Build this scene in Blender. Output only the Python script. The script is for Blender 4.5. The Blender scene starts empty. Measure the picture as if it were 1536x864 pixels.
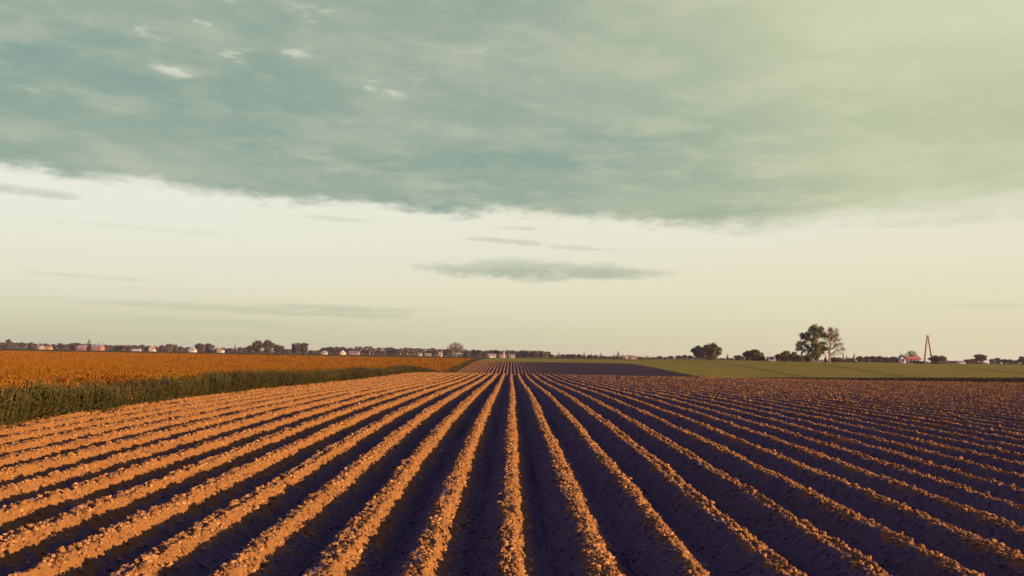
import bpy, math, random
import numpy as np
from mathutils import Matrix, Vector
R = math.radians
random.seed(7)
rng = np.random.default_rng(7)
C = bpy.context.scene.collection
EXPO = 1.2
K = 2.0 ** -EXPO
SUN_EL, SUN_BACK = 8.2, 22.0          # degrees above the horizon; degrees behind the right-hand side

# ------------------------------------------------------------------ camera
F_PX, EYE, PITCH, ROLL = 1205.0, 1.75, 4.80, 0.95
p, r = R(PITCH), R(ROLL)
Fw = Vector((0, math.cos(p), math.sin(p)))
R0, U0 = Vector((1, 0, 0)), Vector((0, -math.sin(p), math.cos(p)))
Rt = math.cos(r) * R0 + math.sin(r) * U0
Up = -math.sin(r) * R0 + math.cos(r) * U0
cam = bpy.data.objects.new('camera', bpy.data.cameras.new('camera'))
C.objects.link(cam)
cam.data.sensor_width = 36
cam.data.lens = F_PX / 1536 * 36
cam.data.clip_start, cam.data.clip_end = 0.1, 30000
M = Matrix((Rt, Up, -Fw)).transposed().to_4x4()
M.translation = (0, 0, EYE)
cam.matrix_world = M
bpy.context.scene.camera = cam

def direction(px, py):
    return Fw + (px - 768) / F_PX * Rt - (py - 432) / F_PX * Up
def at(px, py, Y):
    d = direction(px, py)
    return Vector((0, 0, EYE)) + d * (Y / d.y)
def sky_deg(px, py):
    d = direction(px, py).normalized()
    return math.degrees(math.atan2(d.x, d.y)), math.degrees(math.asin(d.z))

# ------------------------------------------------------------------ numpy noise
def h2(ix, iy, s):
    n = (ix.astype(np.int64) * 374761393 + iy.astype(np.int64) * 668265263 + s * 974634777) & 0xffffffff
    n = ((n ^ (n >> 13)) * 1274126177) & 0xffffffff
    n = (n ^ (n >> 16)) & 0xffffffff
    return n.astype(np.float32) / 4294967295.0
def vnoise(x, y, s=0):
    ix, iy = np.floor(x), np.floor(y)
    fx, fy = x - ix, y - iy
    fx, fy = fx * fx * (3 - 2 * fx), fy * fy * (3 - 2 * fy)
    a, b, c, d = h2(ix, iy, s), h2(ix + 1, iy, s), h2(ix, iy + 1, s), h2(ix + 1, iy + 1, s)
    return (a + (b - a) * fx) * (1 - fy) + (c + (d - c) * fx) * fy - 0.5
def lumps(x, y, s=0):
    """rounded crumbs: height of the tallest of the randomly sized domes around each point"""
    ix, iy = np.floor(x), np.floor(y)
    best = np.zeros_like(x)
    for dx in (-1, 0, 1):
        for dy in (-1, 0, 1):
            cx, cy = ix + dx, iy + dy
            px_, py_ = cx + h2(cx, cy, s), cy + h2(cx, cy, s + 1)
            rr = 0.35 + 0.6 * h2(cx, cy, s + 2)
            q = 1 - ((x - px_) ** 2 + (y - py_) ** 2) / (rr * rr)
            best = np.maximum(best, np.sqrt(np.maximum(q, 0)) * rr)
    return best
def sstep(a, b, x):
    t = np.clip((x - a) / (b - a), 0, 1)
    return t * t * (3 - 2 * t)

# ------------------------------------------------------------------ terrain
PY = [-200, -40, 0, 6, 12, 20, 32, 45, 60, 86, 100, 125, 145, 165, 200, 241, 300, 400, 600, 9000]
PZ = [-1.0, -.5, -.1, 0, .10, .20, .19, .06, -.08, -.24, -.60, -1.65, -2.0, -1.5, -.78, -.16, .15, .35, .25, .2]
gy = np.arange(-200, 9000, 1.0)
gz = np.interp(gy, PY, PZ)
ker = np.hanning(15); ker /= ker.sum()
gz = np.convolve(np.pad(gz, 7, mode='edge'), ker, 'valid')
def G(x, y):
    """height of the ridge crests (the fields' own surface)"""
    x = np.asarray(x, dtype=float); y = np.asarray(y, dtype=float)
    z = np.interp(y, gy, gz)
    z = z + 0.95 * sstep(35, 110, x) * sstep(140, 290, y) * (1 - sstep(500, 900, y))
    z = z + 0.10 * vnoise(x / 37, y / 29, 5) * sstep(25, 70, y)
    return z
LOW = 0.33
def ground(x, y):
    return G(x, y) - LOW
def gnd(x, y):
    return float(ground(np.array([x]), np.array([y]))[0])

# ------------------------------------------------------------------ mesh + material helpers
def mesh(name, v, faces, mats, midx=None, smooth=False):
    v = np.asarray(v, dtype=np.float32)
    me = bpy.data.meshes.new(name)
    if isinstance(faces, np.ndarray):
        n, k = faces.shape
        me.vertices.add(len(v)); me.vertices.foreach_set('co', v.ravel())
        me.loops.add(n * k); me.loops.foreach_set('vertex_index', faces.astype(np.int32).ravel())
        me.polygons.add(n)
        me.polygons.foreach_set('loop_start', np.arange(0, n * k, k, dtype=np.int32))
        me.polygons.foreach_set('loop_total', np.full(n, k, dtype=np.int32))
    else:
        me.from_pydata([tuple(map(float, q)) for q in v], [], faces)
    for m in (mats if isinstance(mats, (list, tuple)) else [mats]):
        me.materials.append(m)
    if midx is not None:
        me.polygons.foreach_set('material_index', np.asarray(midx, dtype=np.int32))
    me.polygons.foreach_set('use_smooth', np.full(len(me.polygons), smooth))
    me.update(); me.validate()
    return me
def link(name, me, parent=None, loc=None):
    o = bpy.data.objects.new(name, me); C.objects.link(o)
    if parent is not None: o.parent = parent
    if loc is not None: o.location = loc
    return o
def tag(o, label=None, cat=None, group=None, kind=None):
    for k, v in (('label', label), ('category', cat), ('group', group), ('kind', kind)):
        if v: o[k] = v
    return o

class NT:
    def __init__(s, tree): s.t = tree; s.n = tree.nodes; s.l = tree.links
    def node(s, typ, **kw):
        n = s.n.new(typ)
        for k, v in kw.items(): setattr(n, k, v)
        return n
    def set(s, sock, v):
        if isinstance(v, bpy.types.NodeSocket): s.l.new(v, sock)
        else: sock.default_value = v
    def m(s, op, a, b=0.0, c=None, clamp=False):
        n = s.node('ShaderNodeMath', operation=op, use_clamp=clamp)
        s.set(n.inputs[0], a); s.set(n.inputs[1], b)
        if c is not None: s.set(n.inputs[2], c)
        return n.outputs[0]
    def step(s, x, a, b):
        n = s.node('ShaderNodeMapRange', interpolation_type='SMOOTHSTEP')
        s.set(n.inputs[0], x); s.set(n.inputs[1], a); s.set(n.inputs[2], b); n.inputs[3].default_value = 0; n.inputs[4].default_value = 1
        return n.outputs[0]
    def mix(s, f, a, b):
        n = s.node('ShaderNodeMix', data_type='RGBA')
        s.set(n.inputs[0], f)
        for i, v in ((6, a), (7, b)):
            s.set(n.inputs[i], v if isinstance(v, bpy.types.NodeSocket) else (*v, 1))
        return n.outputs[2]
    def noise(s, vec, scale, detail=4, rough=.55, dist=0.0):
        n = s.node('ShaderNodeTexNoise')
        if vec is not None: s.l.new(vec, n.inputs['Vector'])
        n.inputs['Scale'].default_value = scale; n.inputs['Detail'].default_value = detail
        n.inputs['Roughness'].default_value = rough; n.inputs['Distortion'].default_value = dist
        return n.outputs[0]
    def comb(s, x, y, z=0.0):
        n = s.node('ShaderNodeCombineXYZ')
        s.set(n.inputs[0], x); s.set(n.inputs[1], y); s.set(n.inputs[2], z)
        return n.outputs[0]

def material(name, build=None, col=(.5, .5, .5), rough=.85, spec=.2):
    m = bpy.data.materials.new(name); m.use_nodes = True
    t = NT(m.node_tree)
    b = m.node_tree.nodes['Principled BSDF']
    b.inputs['Roughness'].default_value = rough
    b.inputs['Specular IOR Level'].default_value = spec
    b.inputs['Base Color'].default_value = (*col, 1)
    if build: build(t, b)
    return m
def bump(t, b, h, strength, dist):
    n = t.node('ShaderNodeBump'); n.inputs['Strength'].default_value = strength; n.inputs['Distance'].default_value = dist
    t.l.new(h, n.inputs['Height']); t.l.new(n.outputs[0], b.inputs['Normal'])

def noisy(c1, c2, scale, bscale=None, bst=.4, bdist=.02):
    def f(t, b):
        pos = t.node('ShaderNodeNewGeometry').outputs['Position']
        n = t.noise(pos, scale, 5)
        t.set(b.inputs['Base Color'], t.mix(t.step(n, .38, .62), c1, c2))
        if bscale: bump(t, b, t.noise(pos, bscale, 4), bst, bdist)
    return f
def leafy(c1, c2, c3, back=.0):
    def f(t, b):
        rnd = t.node('ShaderNodeNewGeometry').outputs['Random Per Island']
        a = t.mix(t.step(rnd, 0, .6), c1, c2)
        pos = t.node('ShaderNodeTexCoord').outputs['Object']
        n = t.noise(pos, .35, 2)
        t.set(b.inputs['Base Color'], t.mix(t.step(n, .45, .62), a, c3))
        if back:
            b.inputs['Transmission Weight'].default_value = 0
    return f

# soil: drier crests; sunlit orange and shaded purple also painted in, blurred by noise
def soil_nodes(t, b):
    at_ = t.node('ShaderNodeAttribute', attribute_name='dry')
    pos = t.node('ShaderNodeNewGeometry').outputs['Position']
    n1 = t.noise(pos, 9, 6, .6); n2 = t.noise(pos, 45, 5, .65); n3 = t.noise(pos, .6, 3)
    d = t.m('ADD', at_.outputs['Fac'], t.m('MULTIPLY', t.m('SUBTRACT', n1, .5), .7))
    damp_shade = t.mix(t.step(n2, .35, .65), (.078, .056, .055), (.128, .094, .092))
    dry_lit_c = t.mix(t.step(n2, .3, .7), (.158, .076, .024), (.255, .130, .042))
    dry_lit_c = t.mix(t.step(n3, .35, .65), dry_lit_c, t.mix(.5, dry_lit_c, (.19, .088, .026)))
    t.set(b.inputs['Base Color'], t.mix(t.step(d, .25, .75), damp_shade, dry_lit_c))
    bump(t, b, t.m('ADD', n2, t.m('MULTIPLY', t.noise(pos, 130, 3), .5)), .55, .012)
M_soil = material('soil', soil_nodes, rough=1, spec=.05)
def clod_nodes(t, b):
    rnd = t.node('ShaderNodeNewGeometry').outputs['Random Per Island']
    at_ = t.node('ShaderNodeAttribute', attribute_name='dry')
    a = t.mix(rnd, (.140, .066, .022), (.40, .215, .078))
    t.set(b.inputs['Base Color'], t.mix(t.step(at_.outputs['Fac'], .0, .22), (.115, .085, .082), a))  # clods outside the sunlit tint take the painted shade colour
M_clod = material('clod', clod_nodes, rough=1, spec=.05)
M_ground = material('earth', noisy((.055, .055, .016), (.10, .085, .026), .05), rough=1, spec=0)
def green_nodes(t, b):
    pos = t.node('ShaderNodeNewGeometry').outputs['Position']
    n = t.noise(pos, .05, 4); n2 = t.noise(pos, 2.5, 5, .65); n3 = t.noise(pos, .35, 3)
    c = t.mix(t.step(n, .38, .62), (.200, .185, .022), (.250, .215, .028))
    c = t.mix(t.m('MULTIPLY', t.step(n2, .35, .7), .45), c, (.13, .135, .018))
    c = t.mix(t.m('MULTIPLY', t.step(n3, .45, .65), .5), c, (.235, .17, .045))
    t.set(b.inputs['Base Color'], c)
    bump(t, b, n2, .6, .15)
M_green = material('young_crop', green_nodes, rough=1, spec=.02)
M_blade = material('crop_blade', leafy((.07, .10, .022), (.13, .15, .04), (.10, .12, .03)), rough=.8)
M_stem = material('rape_stem', leafy((.042, .042, .012), (.092, .082, .020), (.058, .050, .016)), rough=.75)
M_flower = material('rape_flower', leafy((.20, .087, .004), (.240, .108, .005), (.20, .074, .007)), rough=.85, spec=.1)
def canopy_nodes(t, b):
    pos = t.node('ShaderNodeNewGeometry').outputs['Position']
    n = t.noise(pos, 6, 5, .65); n2 = t.noise(pos, .5, 4, .6); n3 = t.noise(pos, .08, 3)
    c = t.mix(t.step(n, .36, .6), (.34, .135, .006), (.44, .185, .006))
    c = t.mix(t.m('MULTIPLY', t.step(n2, .50, .66), .55), c, (.15, .065, .022))
    c = t.mix(t.m('MULTIPLY', t.step(n3, .45, .7), .25), c, (.42, .19, .006))
    t.set(b.inputs['Base Color'], c)
    bump(t, b, n, .8, .12)
M_canopy = material('rape_canopy', canopy_nodes, rough=1, spec=.02)
M_bark = material('bark', noisy((.14, .10, .075), (.22, .15, .11), 2.0, 6, .5, .05), rough=.95)
M_barkpale = material('pale_bark', noisy((.26, .18, .13), (.36, .24, .17), 1.5, 6, .5, .05), rough=.95)
LEAF = {
    'dark': material('leaf_dark', leafy((.050, .045, .040), (.095, .080, .062), (.070, .058, .055)), rough=.8),
    'olive': material('leaf_olive', leafy((.075, .080, .020), (.150, .145, .032), (.11, .098, .028)), rough=.8),
    'bright': material('leaf_bright', leafy((.095, .100, .020), (.185, .175, .036), (.140, .120, .030)), rough=.8),
    'brown': material('leaf_brown', leafy((.085, .060, .040), (.150, .105, .065), (.12, .075, .055)), rough=.85),
    'fir': material('leaf_fir', leafy((.030, .036, .018), (.062, .064, .026), (.045, .042, .022)), rough=.85),
}
WALLS = {k: material('wall_' + k, noisy(tuple(q * .85 for q in c), c, .8, 5, .3, .02)) for k, c in dict(
    white=(.50, .48, .43), cream=(.46, .42, .30), red=(.27, .11, .07), orange=(.42, .21, .10), grey=(.24, .23, .22), pink=(.33, .25, .22)).items()}
ROOFS = {k: material('roof_' + k, noisy(tuple(q * .75 for q in c), c, 1.2, 4, .5, .03)) for k, c in dict(
    red=(.46, .14, .08), grey=(.30, .28, .28), pale=(.34, .32, .29), dark=(.12, .10, .11), brown=(.26, .15, .11)).items()}
M_glass = material('window_glass', col=(.04, .045, .05), rough=.15, spec=.6)
M_frame = material('painted_frame', col=(.72, .70, .66), rough=.5)
M_door = material('door_paint', col=(.20, .11, .07), rough=.6)
M_conc = material('pole_concrete', noisy((.20, .14, .11), (.29, .21, .17), 3), rough=.9)
M_pole = material('pale_pole', noisy((.60, .56, .52), (.72, .66, .60), 3), rough=.6)
M_metal = material('weathered_metal', noisy((.20, .18, .17), (.30, .27, .25), 4), rough=.5)

# ------------------------------------------------------------------ base ground, one sheet to the horizon
xs = np.unique(np.concatenate([np.arange(-200, 241, 4.0), np.sign(np.linspace(-1, 1, 121)) * 4200 * np.abs(np.linspace(-1, 1, 121)) ** 3]))
ys = np.unique(np.concatenate([np.arange(-40, 420, 3.0), np.linspace(420, 4200, 50), [-200, -100]]))
X, Y = np.meshgrid(xs, ys)
Z = G(X, Y) - LOW
def gridf(nr, nc):
    i = np.arange(nr - 1)[:, None] * nc + np.arange(nc - 1)[None, :]
    return np.stack([i, i + 1, i + nc + 1, i + nc], -1).reshape(-1, 4)
me = mesh('ground', np.stack([X, Y, Z], -1).reshape(-1, 3), gridf(len(ys), len(xs)), M_ground, smooth=True)
tag(link('ground', me), kind='structure')

# ------------------------------------------------------------------ ploughed field: potato ridges, one sheet
SP, HR, OFFX = 0.75, 0.285, 0.03
EDGE_L = -10.55
def xr_(y):
    lim = np.interp(y, [0, 92, 108, 140, 165, 241, 252], [400, 400, 44, 37, 35.5, 35.5, 36])
    return np.minimum(0.69 * y + 5.0, lim)
def xl_(y): return np.maximum(EDGE_L - .3 * sstep(90, 170, y), -(0.68 * y + 3.2))
def rowparams(k, y):
    wob = .036 * vnoise(y / 2.6, k * 1.0, 11) + .07 * vnoise(y / 17., k * .25, 12)
    hh = HR * (1 + .24 * vnoise(y / 1.9, k * 1.0, 13) + .24 * (h2(k, k * 0, 14) - .5))
    a = .040 + .045 * h2(k, k * 0, 15) + .05 * vnoise(y / 1.3, k * 1.0, 16)
    return wob, hh, a
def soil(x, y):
    """height and drier, painted sunlit tint of the ploughed surface"""
    y = np.asarray(y, dtype=float)
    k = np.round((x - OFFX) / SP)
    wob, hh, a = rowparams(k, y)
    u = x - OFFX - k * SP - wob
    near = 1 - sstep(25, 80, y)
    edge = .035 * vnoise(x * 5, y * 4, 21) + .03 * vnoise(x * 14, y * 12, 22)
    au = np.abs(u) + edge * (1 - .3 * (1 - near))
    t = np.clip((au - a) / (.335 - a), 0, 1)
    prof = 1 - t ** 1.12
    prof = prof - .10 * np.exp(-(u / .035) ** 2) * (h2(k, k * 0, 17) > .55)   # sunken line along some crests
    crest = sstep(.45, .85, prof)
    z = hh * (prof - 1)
    c1 = lumps(x / .060, y / .066, 31); c2 = lumps(x / .036, y / .040, 41); c3 = lumps(x / .17, y / .19, 51)
    z = z + crest * (.028 * c1 + .022 * c2 + .035 * vnoise(x * 9, y * 8, 61))
    fl = 1 - crest
    z = z + fl * (.024 * c1 * sstep(-.1, .05, vnoise(x * 2.2, y * 1.9, 62)) + .020 * c2 + .040 * c3 * sstep(-.05, .12, vnoise(x * .9, y * .7, 63)) + .02 * vnoise(x * 6, y * 5, 64))
    far = sstep(60, 200, y)
    z = z - .02 * far
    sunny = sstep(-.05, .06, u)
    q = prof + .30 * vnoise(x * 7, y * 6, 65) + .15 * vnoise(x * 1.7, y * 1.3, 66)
    dry = sstep(.74, 1.18, q) * (1 - sunny) + sstep(.18, .80, q) * sunny  # sun-facing flank painted sunlit far down, shaded flank only at the crest
    return G(x, y) + z, dry
ny = [3.0]
while ny[-1] < 251:
    ny.append(ny[-1] + (.012 if ny[-1] < 6 else .012 * (ny[-1] / 6) ** 1.3))
ny = np.array(ny); NC = 1500
uu = np.linspace(0, 1, NC)
X = xl_(ny)[:, None] * (1 - uu) + xr_(ny)[:, None] * uu
Y = np.repeat(ny[:, None], NC, 1)
Y = Y + 0.0
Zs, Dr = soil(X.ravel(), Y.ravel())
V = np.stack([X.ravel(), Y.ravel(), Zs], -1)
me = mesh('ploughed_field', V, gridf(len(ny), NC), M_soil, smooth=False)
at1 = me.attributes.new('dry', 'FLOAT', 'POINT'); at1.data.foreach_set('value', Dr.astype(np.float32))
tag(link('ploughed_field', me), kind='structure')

# loose crumbs of soil lying on the ridges and in the furrows
def ico():
    g = (1 + 5 ** .5) / 2
    v = np.array([(-1, g, 0), (1, g, 0), (-1, -g, 0), (1, -g, 0), (0, -1, g), (0, 1, g), (0, -1, -g), (0, 1, -g), (g, 0, -1), (g, 0, 1), (-g, 0, -1), (-g, 0, 1)], float)
    v /= np.linalg.norm(v[0])
    f = np.array([(0, 11, 5), (0, 5, 1), (0, 1, 7), (0, 7, 10), (0, 10, 11), (1, 5, 9), (5, 11, 4), (11, 10, 2), (10, 7, 6), (7, 1, 8), (3, 9, 4), (3, 4, 2), (3, 2, 6), (3, 6, 8), (3, 8, 9), (4, 9, 5), (2, 4, 11), (6, 2, 10), (8, 6, 7), (9, 8, 1)])
    return v, f
iv, if_ = ico()
def scatter(templates, pos, scale, rot=None, ti=None, tilt=0.0):
    """many copies of small templates packed into one mesh's arrays; returns verts, faces, template face material, per-vert instance id"""
    V, Fc, MI, ID = [], [], [], []
    n = len(pos); off = 0
    ti = rng.integers(0, len(templates), n) if ti is None else ti
    rot = rng.uniform(0, 2 * math.pi, n) if rot is None else rot
    scale = np.asarray(scale, float)
    if scale.ndim == 1: scale = np.repeat(scale[:, None], 3, 1)
    tx, ty = rng.normal(0, 1, n) * tilt, rng.normal(0, 1, n) * tilt
    for i, (tv, tf, tm) in enumerate(templates):
        s = np.where(ti == i)[0]
        if not len(s): continue
        v = tv[None] * scale[s][:, None, :]
        c, sn = np.cos(rot[s])[:, None], np.sin(rot[s])[:, None]
        x, y, z = v[..., 0] * c - v[..., 1] * sn, v[..., 0] * sn + v[..., 1] * c, v[..., 2]
        x, y = x + z * tx[s][:, None], y + z * ty[s][:, None]
        w = np.stack([x, y, z], -1) + pos[s][:, None, :]
        V.append(w.reshape(-1, 3))
        Fc.append((tf[None] + (np.arange(len(s)) * len(tv))[:, None, None]).reshape(-1, tf.shape[1]) + off)
        MI.append(np.tile(tm, len(s))); ID.append(np.repeat(s, len(tv)))
        off += len(s) * len(tv)
    return np.concatenate(V), np.concatenate(Fc), np.concatenate(MI), np.concatenate(ID)
ct = []
for i in range(14):
    v = iv * rng.uniform(.55, 1.2, (12, 1)) * np.array([1, rng.uniform(.7, 1), rng.uniform(.55, .85)])
    ct.append((v, if_, np.zeros(20, int)))
P, S, D = [], [], []
def rowcrumbs(y0, y1, per_m, smin, smax, spread):
    ks = np.arange(-14, int((.66 * y1 + 2) / SP))
    for k in ks:
        n = int(per_m * (y1 - y0)); y = rng.uniform(y0, y1, n)
        x = OFFX + k * SP + rng.normal(0, spread, n)
        wob, hh, a = rowparams(np.full(n, float(k)), y); x = x + wob
        ok = (x > xl_(y)) & (x < .66 * y + 2) & (vnoise(x * 1.5, y * 1.1, 71) > -.18)
        P.append(np.stack([x[ok], y[ok]], -1)); S.append(smin + (smax - smin) * rng.random(ok.sum()) ** 2.2)
rowcrumbs(4.5, 9, 300, .006, .028, .088)
rowcrumbs(9, 16, 140, .009, .033, .086)
rowcrumbs(16, 30, 40, .015, .042, .080)
rowcrumbs(30, 55, 13, .025, .060, .075)
rowcrumbs(55, 88, 5, .035, .080, .070)
n = 45000                                             # furrows
y = 4.5 + 20 * rng.random(n) ** 1.4; x = rng.uniform(-1, 1, n) * (.66 * y + 1)
ok = x > xl_(y); P.append(np.stack([x[ok], y[ok]], -1)); S.append(.006 + .034 * rng.random(ok.sum()) ** 4)
P, S = np.concatenate(P), np.concatenate(S)
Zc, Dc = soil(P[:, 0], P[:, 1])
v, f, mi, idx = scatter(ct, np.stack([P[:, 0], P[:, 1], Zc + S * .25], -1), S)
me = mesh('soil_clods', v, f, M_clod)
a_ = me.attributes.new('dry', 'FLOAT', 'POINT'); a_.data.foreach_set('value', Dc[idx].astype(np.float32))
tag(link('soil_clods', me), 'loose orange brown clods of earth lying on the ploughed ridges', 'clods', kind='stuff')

# ------------------------------------------------------------------ young green crop on the right and beyond
def green_h(x, y):
    z = ground(x, y) + .30 + .05 * vnoise(x * .7, y * .5, 81) + .05 * vnoise(x * 2.3, y * 2.1, 82)
    # wheel tracks that sweep through the crop
    for c0, c1 in ((58, .10), (60, .10), (82, .16), (84, .16), (116, .24), (118, .24)):
        cx = c0 + c1 * (y - 170)
        z = z - .11 * np.exp(-((x - cx) / .22) ** 2)
    return z
def green_patch(y0, y1, ny_, xa, xb, nc_):
    yy = np.linspace(0, 1, ny_) ** 1.5 * (y1 - y0) + y0
    u = np.linspace(0, 1, nc_)
    X = xa(yy)[:, None] * (1 - u) + xb(yy)[:, None] * u
    Y = np.repeat(yy[:, None], nc_, 1)
    Z = green_h(X, Y)
    Z[:, 0] = ground(X[:, 0], Y[:, 0]) - .05; X[:, 0] -= .02
    Z[0, :] = ground(X[0, :], Y[0, :]) - .05; Y[0, :] -= .02
    return np.stack([X, Y, Z], -1).reshape(-1, 3), gridf(ny_, nc_)
bx = lambda y: np.interp(y, [92, 108, 140, 165, 241, 252, 262, 460], [75, 44.5, 37.5, 36.1, 36.1, 36.2, -11.2, -11.2])
v1, f1 = green_patch(93, 460, 420, bx, lambda y: .68 * y + 40, 800)
me = mesh('green_crop', v1, f1, M_green, smooth=True)
tag(link('green_crop', me), 'low even sheet of young green crop beyond the ploughed ridges', 'young crop', kind='stuff')
# upright blades fringing the crop's near edges
def blade(h, w, bend, a):
    d, s = np.array([math.cos(a), math.sin(a)]), np.array([-math.sin(a), math.cos(a)])
    return [(*(s * -w), 0), (*(s * w), 0), (*(s * w * .8 + d * bend * .4), h * .6), (*(s * -w * .8 + d * bend * .4), h * .6),
            (*(s * w * .1 + d * bend), h), (*(s * -w * .1 + d * bend), h)]
def tuft(nb, h, w):
    v, f = [], []
    for i in range(nb):
        a = random.uniform(0, 6.28); b0 = len(v)
        q = np.array(blade(h * random.uniform(.6, 1.1), w, h * random.uniform(.05, .4), a)); q[:, :2] += np.random.default_rng(i).normal(0, h * .12, 2)
        v += list(q); f += [(b0, b0 + 1, b0 + 2, b0 + 3), (b0 + 3, b0 + 2, b0 + 4, b0 + 5)]
    return np.array(v), np.array(f), np.zeros(len(f), int)
tt = [tuft(7, .42, .02) for _ in range(5)]
yb = rng.uniform(94, 255, 9000); xb_ = bx(yb) + np.abs(rng.normal(0, .6, 9000)) - .05
n2 = 14000; ya = rng.uniform(250, 300, 3000); xa = rng.uniform(-11, 36, 3000)
yc = 94 + 60 * rng.random(n2) ** 1.5; xc = bx(yc) + (.68 * yc + 30 - bx(yc)) * rng.random(n2)
px_ = np.concatenate([xb_, xc, xa]); py_ = np.concatenate([yb, yc, ya])
ok = (py_ < 258) | (px_ > -11)
px_, py_ = px_[ok], py_[ok]
v, f, mi, _ = scatter(tt, np.stack([px_, py_, ground(px_, py_)], -1), rng.uniform(.75, 1.15, len(px_)) * np.where(py_ < 130, 1.1, 1.0))
tag(link('crop_blades', mesh('crop_blades', v, f, M_blade)), 'grassy green blades along the near edge of the young crop', 'crop blades', kind='stuff')

n = 26000
x = rng.uniform(28, 112, n); y = 94.5 + rng.uniform(-.7, 1.6, n); hb = np.interp(x, [28, 36, 62, 112], [.50, .62, 1.0, 1.15]) * rng.uniform(.7, 1.05, n)
v, f, mi, _ = scatter(tt, np.stack([x, y, ground(x, y)], -1), np.stack([hb * 2.2, hb * 2.2, hb * 2.3], -1))
tag(link('rough_margin', mesh('rough_margin', v, f, material('rough_grass', leafy((.040, .034, .018), (.075, .058, .026), (.055, .042, .024)), rough=.9))), 'dark rough grass bank between the ridges and the young green crop on the right', 'rough grass', kind='stuff')

# ------------------------------------------------------------------ flowering rape on the left
RH = .92
def rape_top(x, y):
    return ground(x, y) + RH * (1 - .0) + .10 * vnoise(x * .35, y * .3, 91) + .09 * vnoise(x * 1.3, y * 1.1, 92) + .07 * vnoise(x * 4, y * 3.5, 93)
rl = lambda y: -(0.70 * y + 30)
re = lambda y: EDGE_L - .3 * sstep(90, 170, y) - .05
yy = np.concatenate([np.linspace(8, 60, 420), np.linspace(60.3, 150, 300), np.linspace(151, 262, 200)])
u = np.linspace(0, 1, 620) ** 2
X = (re(yy) - .75)[:, None] * (1 - u) + rl(yy)[:, None] * u
Y = np.repeat(yy[:, None], 620, 1)
Z = rape_top(X, Y) - .16
Z[:, 0] = ground(X[:, 0], Y[:, 0]) - .05; Z[-1, :] = ground(X[-1, :], Y[-1, :]) - .05
me = mesh('rape_canopy', np.stack([X, Y, Z], -1).reshape(-1, 3)[:, :], gridf(len(yy), 620)[:, ::-1], M_canopy, smooth=True)
canopy = link('flowering_crop', me)
tag(canopy, 'dense orange yellow flowering crop filling the field on the left', 'crop', kind='stuff')
def plant(h, nl, flower, fl_n=16):
    fl_n = int(fl_n * 1.6)
    v, f, m = [], [], []
    def add(q, mm):
        b0 = len(v); v.extend(q); f.append((b0, b0 + 1, b0 + 2, b0 + 3)); m.append(mm)
    lean = rng.normal(0, .05, 2)
    for a in (0, 1.57):
        s = np.array([math.cos(a), math.sin(a)]) * .006
        add([(*(-s), 0), (*s, 0), (*(s + lean), h), (*(-s + lean), h)], 0)
    for i in range(nl):
        z = h * random.uniform(.08, .86); a = random.uniform(0, 6.28); L = random.uniform(.07, .18) * (1.15 - .5 * z / h); w = L * .22
        d, s = np.array([math.cos(a), math.sin(a)]), np.array([-math.sin(a), math.cos(a)])
        o = lean * z / h; up = random.uniform(-.2, .9) * L
        add([(*(o), z), (*(o + d * L * .5 + s * w), z + up * .6), (*(o + d * L), z + up), (*(o + d * L * .5 - s * w), z + up * .6)], 0)
    if flower:
        for i in range(fl_n):
            c = np.array([*(lean + rng.normal(0, .05, 2)), h + random.uniform(-.20, .05)])
            e1, e2 = rng.normal(0, 1, 3), rng.normal(0, 1, 3); e1 /= np.linalg.norm(e1); e2 -= e1 * e2.dot(e1); e2 /= np.linalg.norm(e2)
            s = random.uniform(.009, .018)
            add([c - e1 * s - e2 * s, c + e1 * s - e2 * s, c + e1 * s + e2 * s, c - e1 * s + e2 * s], 1)
    return np.array(v), np.array(f), np.array(m)
edge_t = [plant(random.uniform(.80, 1.0), 34, False) for _ in range(8)] + [plant(random.uniform(.80, .92), 24, True, 3)]
top_t = [plant(random.uniform(.85, 1.0), 12, True, 22) for _ in range(6)]
# edge strip: leafy green stems
n = 52000; y = 9 + 254 * rng.random(n) ** 1.9; x = re(y) + .10 * vnoise(y * .8, y * 0, 95) - 1.5 * rng.random(n) ** 1.6 + .14
v, f, mi, _ = scatter(edge_t, np.stack([x, y, ground(x, y)], -1), (rng.uniform(.78, 1.12, n) + .34 * vnoise(y * .45, x * .6, 96) + .18 * vnoise(y * 1.9, x * 2, 94)) * (1 + .0 * y), tilt=.08)
o = link('crop_edge', mesh('crop_edge', v, f, [M_stem, M_flower], mi))
tag(o, 'leafy green standing edge of the orange flowering crop beside the ploughed ridges', 'crop edge', kind='stuff')
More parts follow.
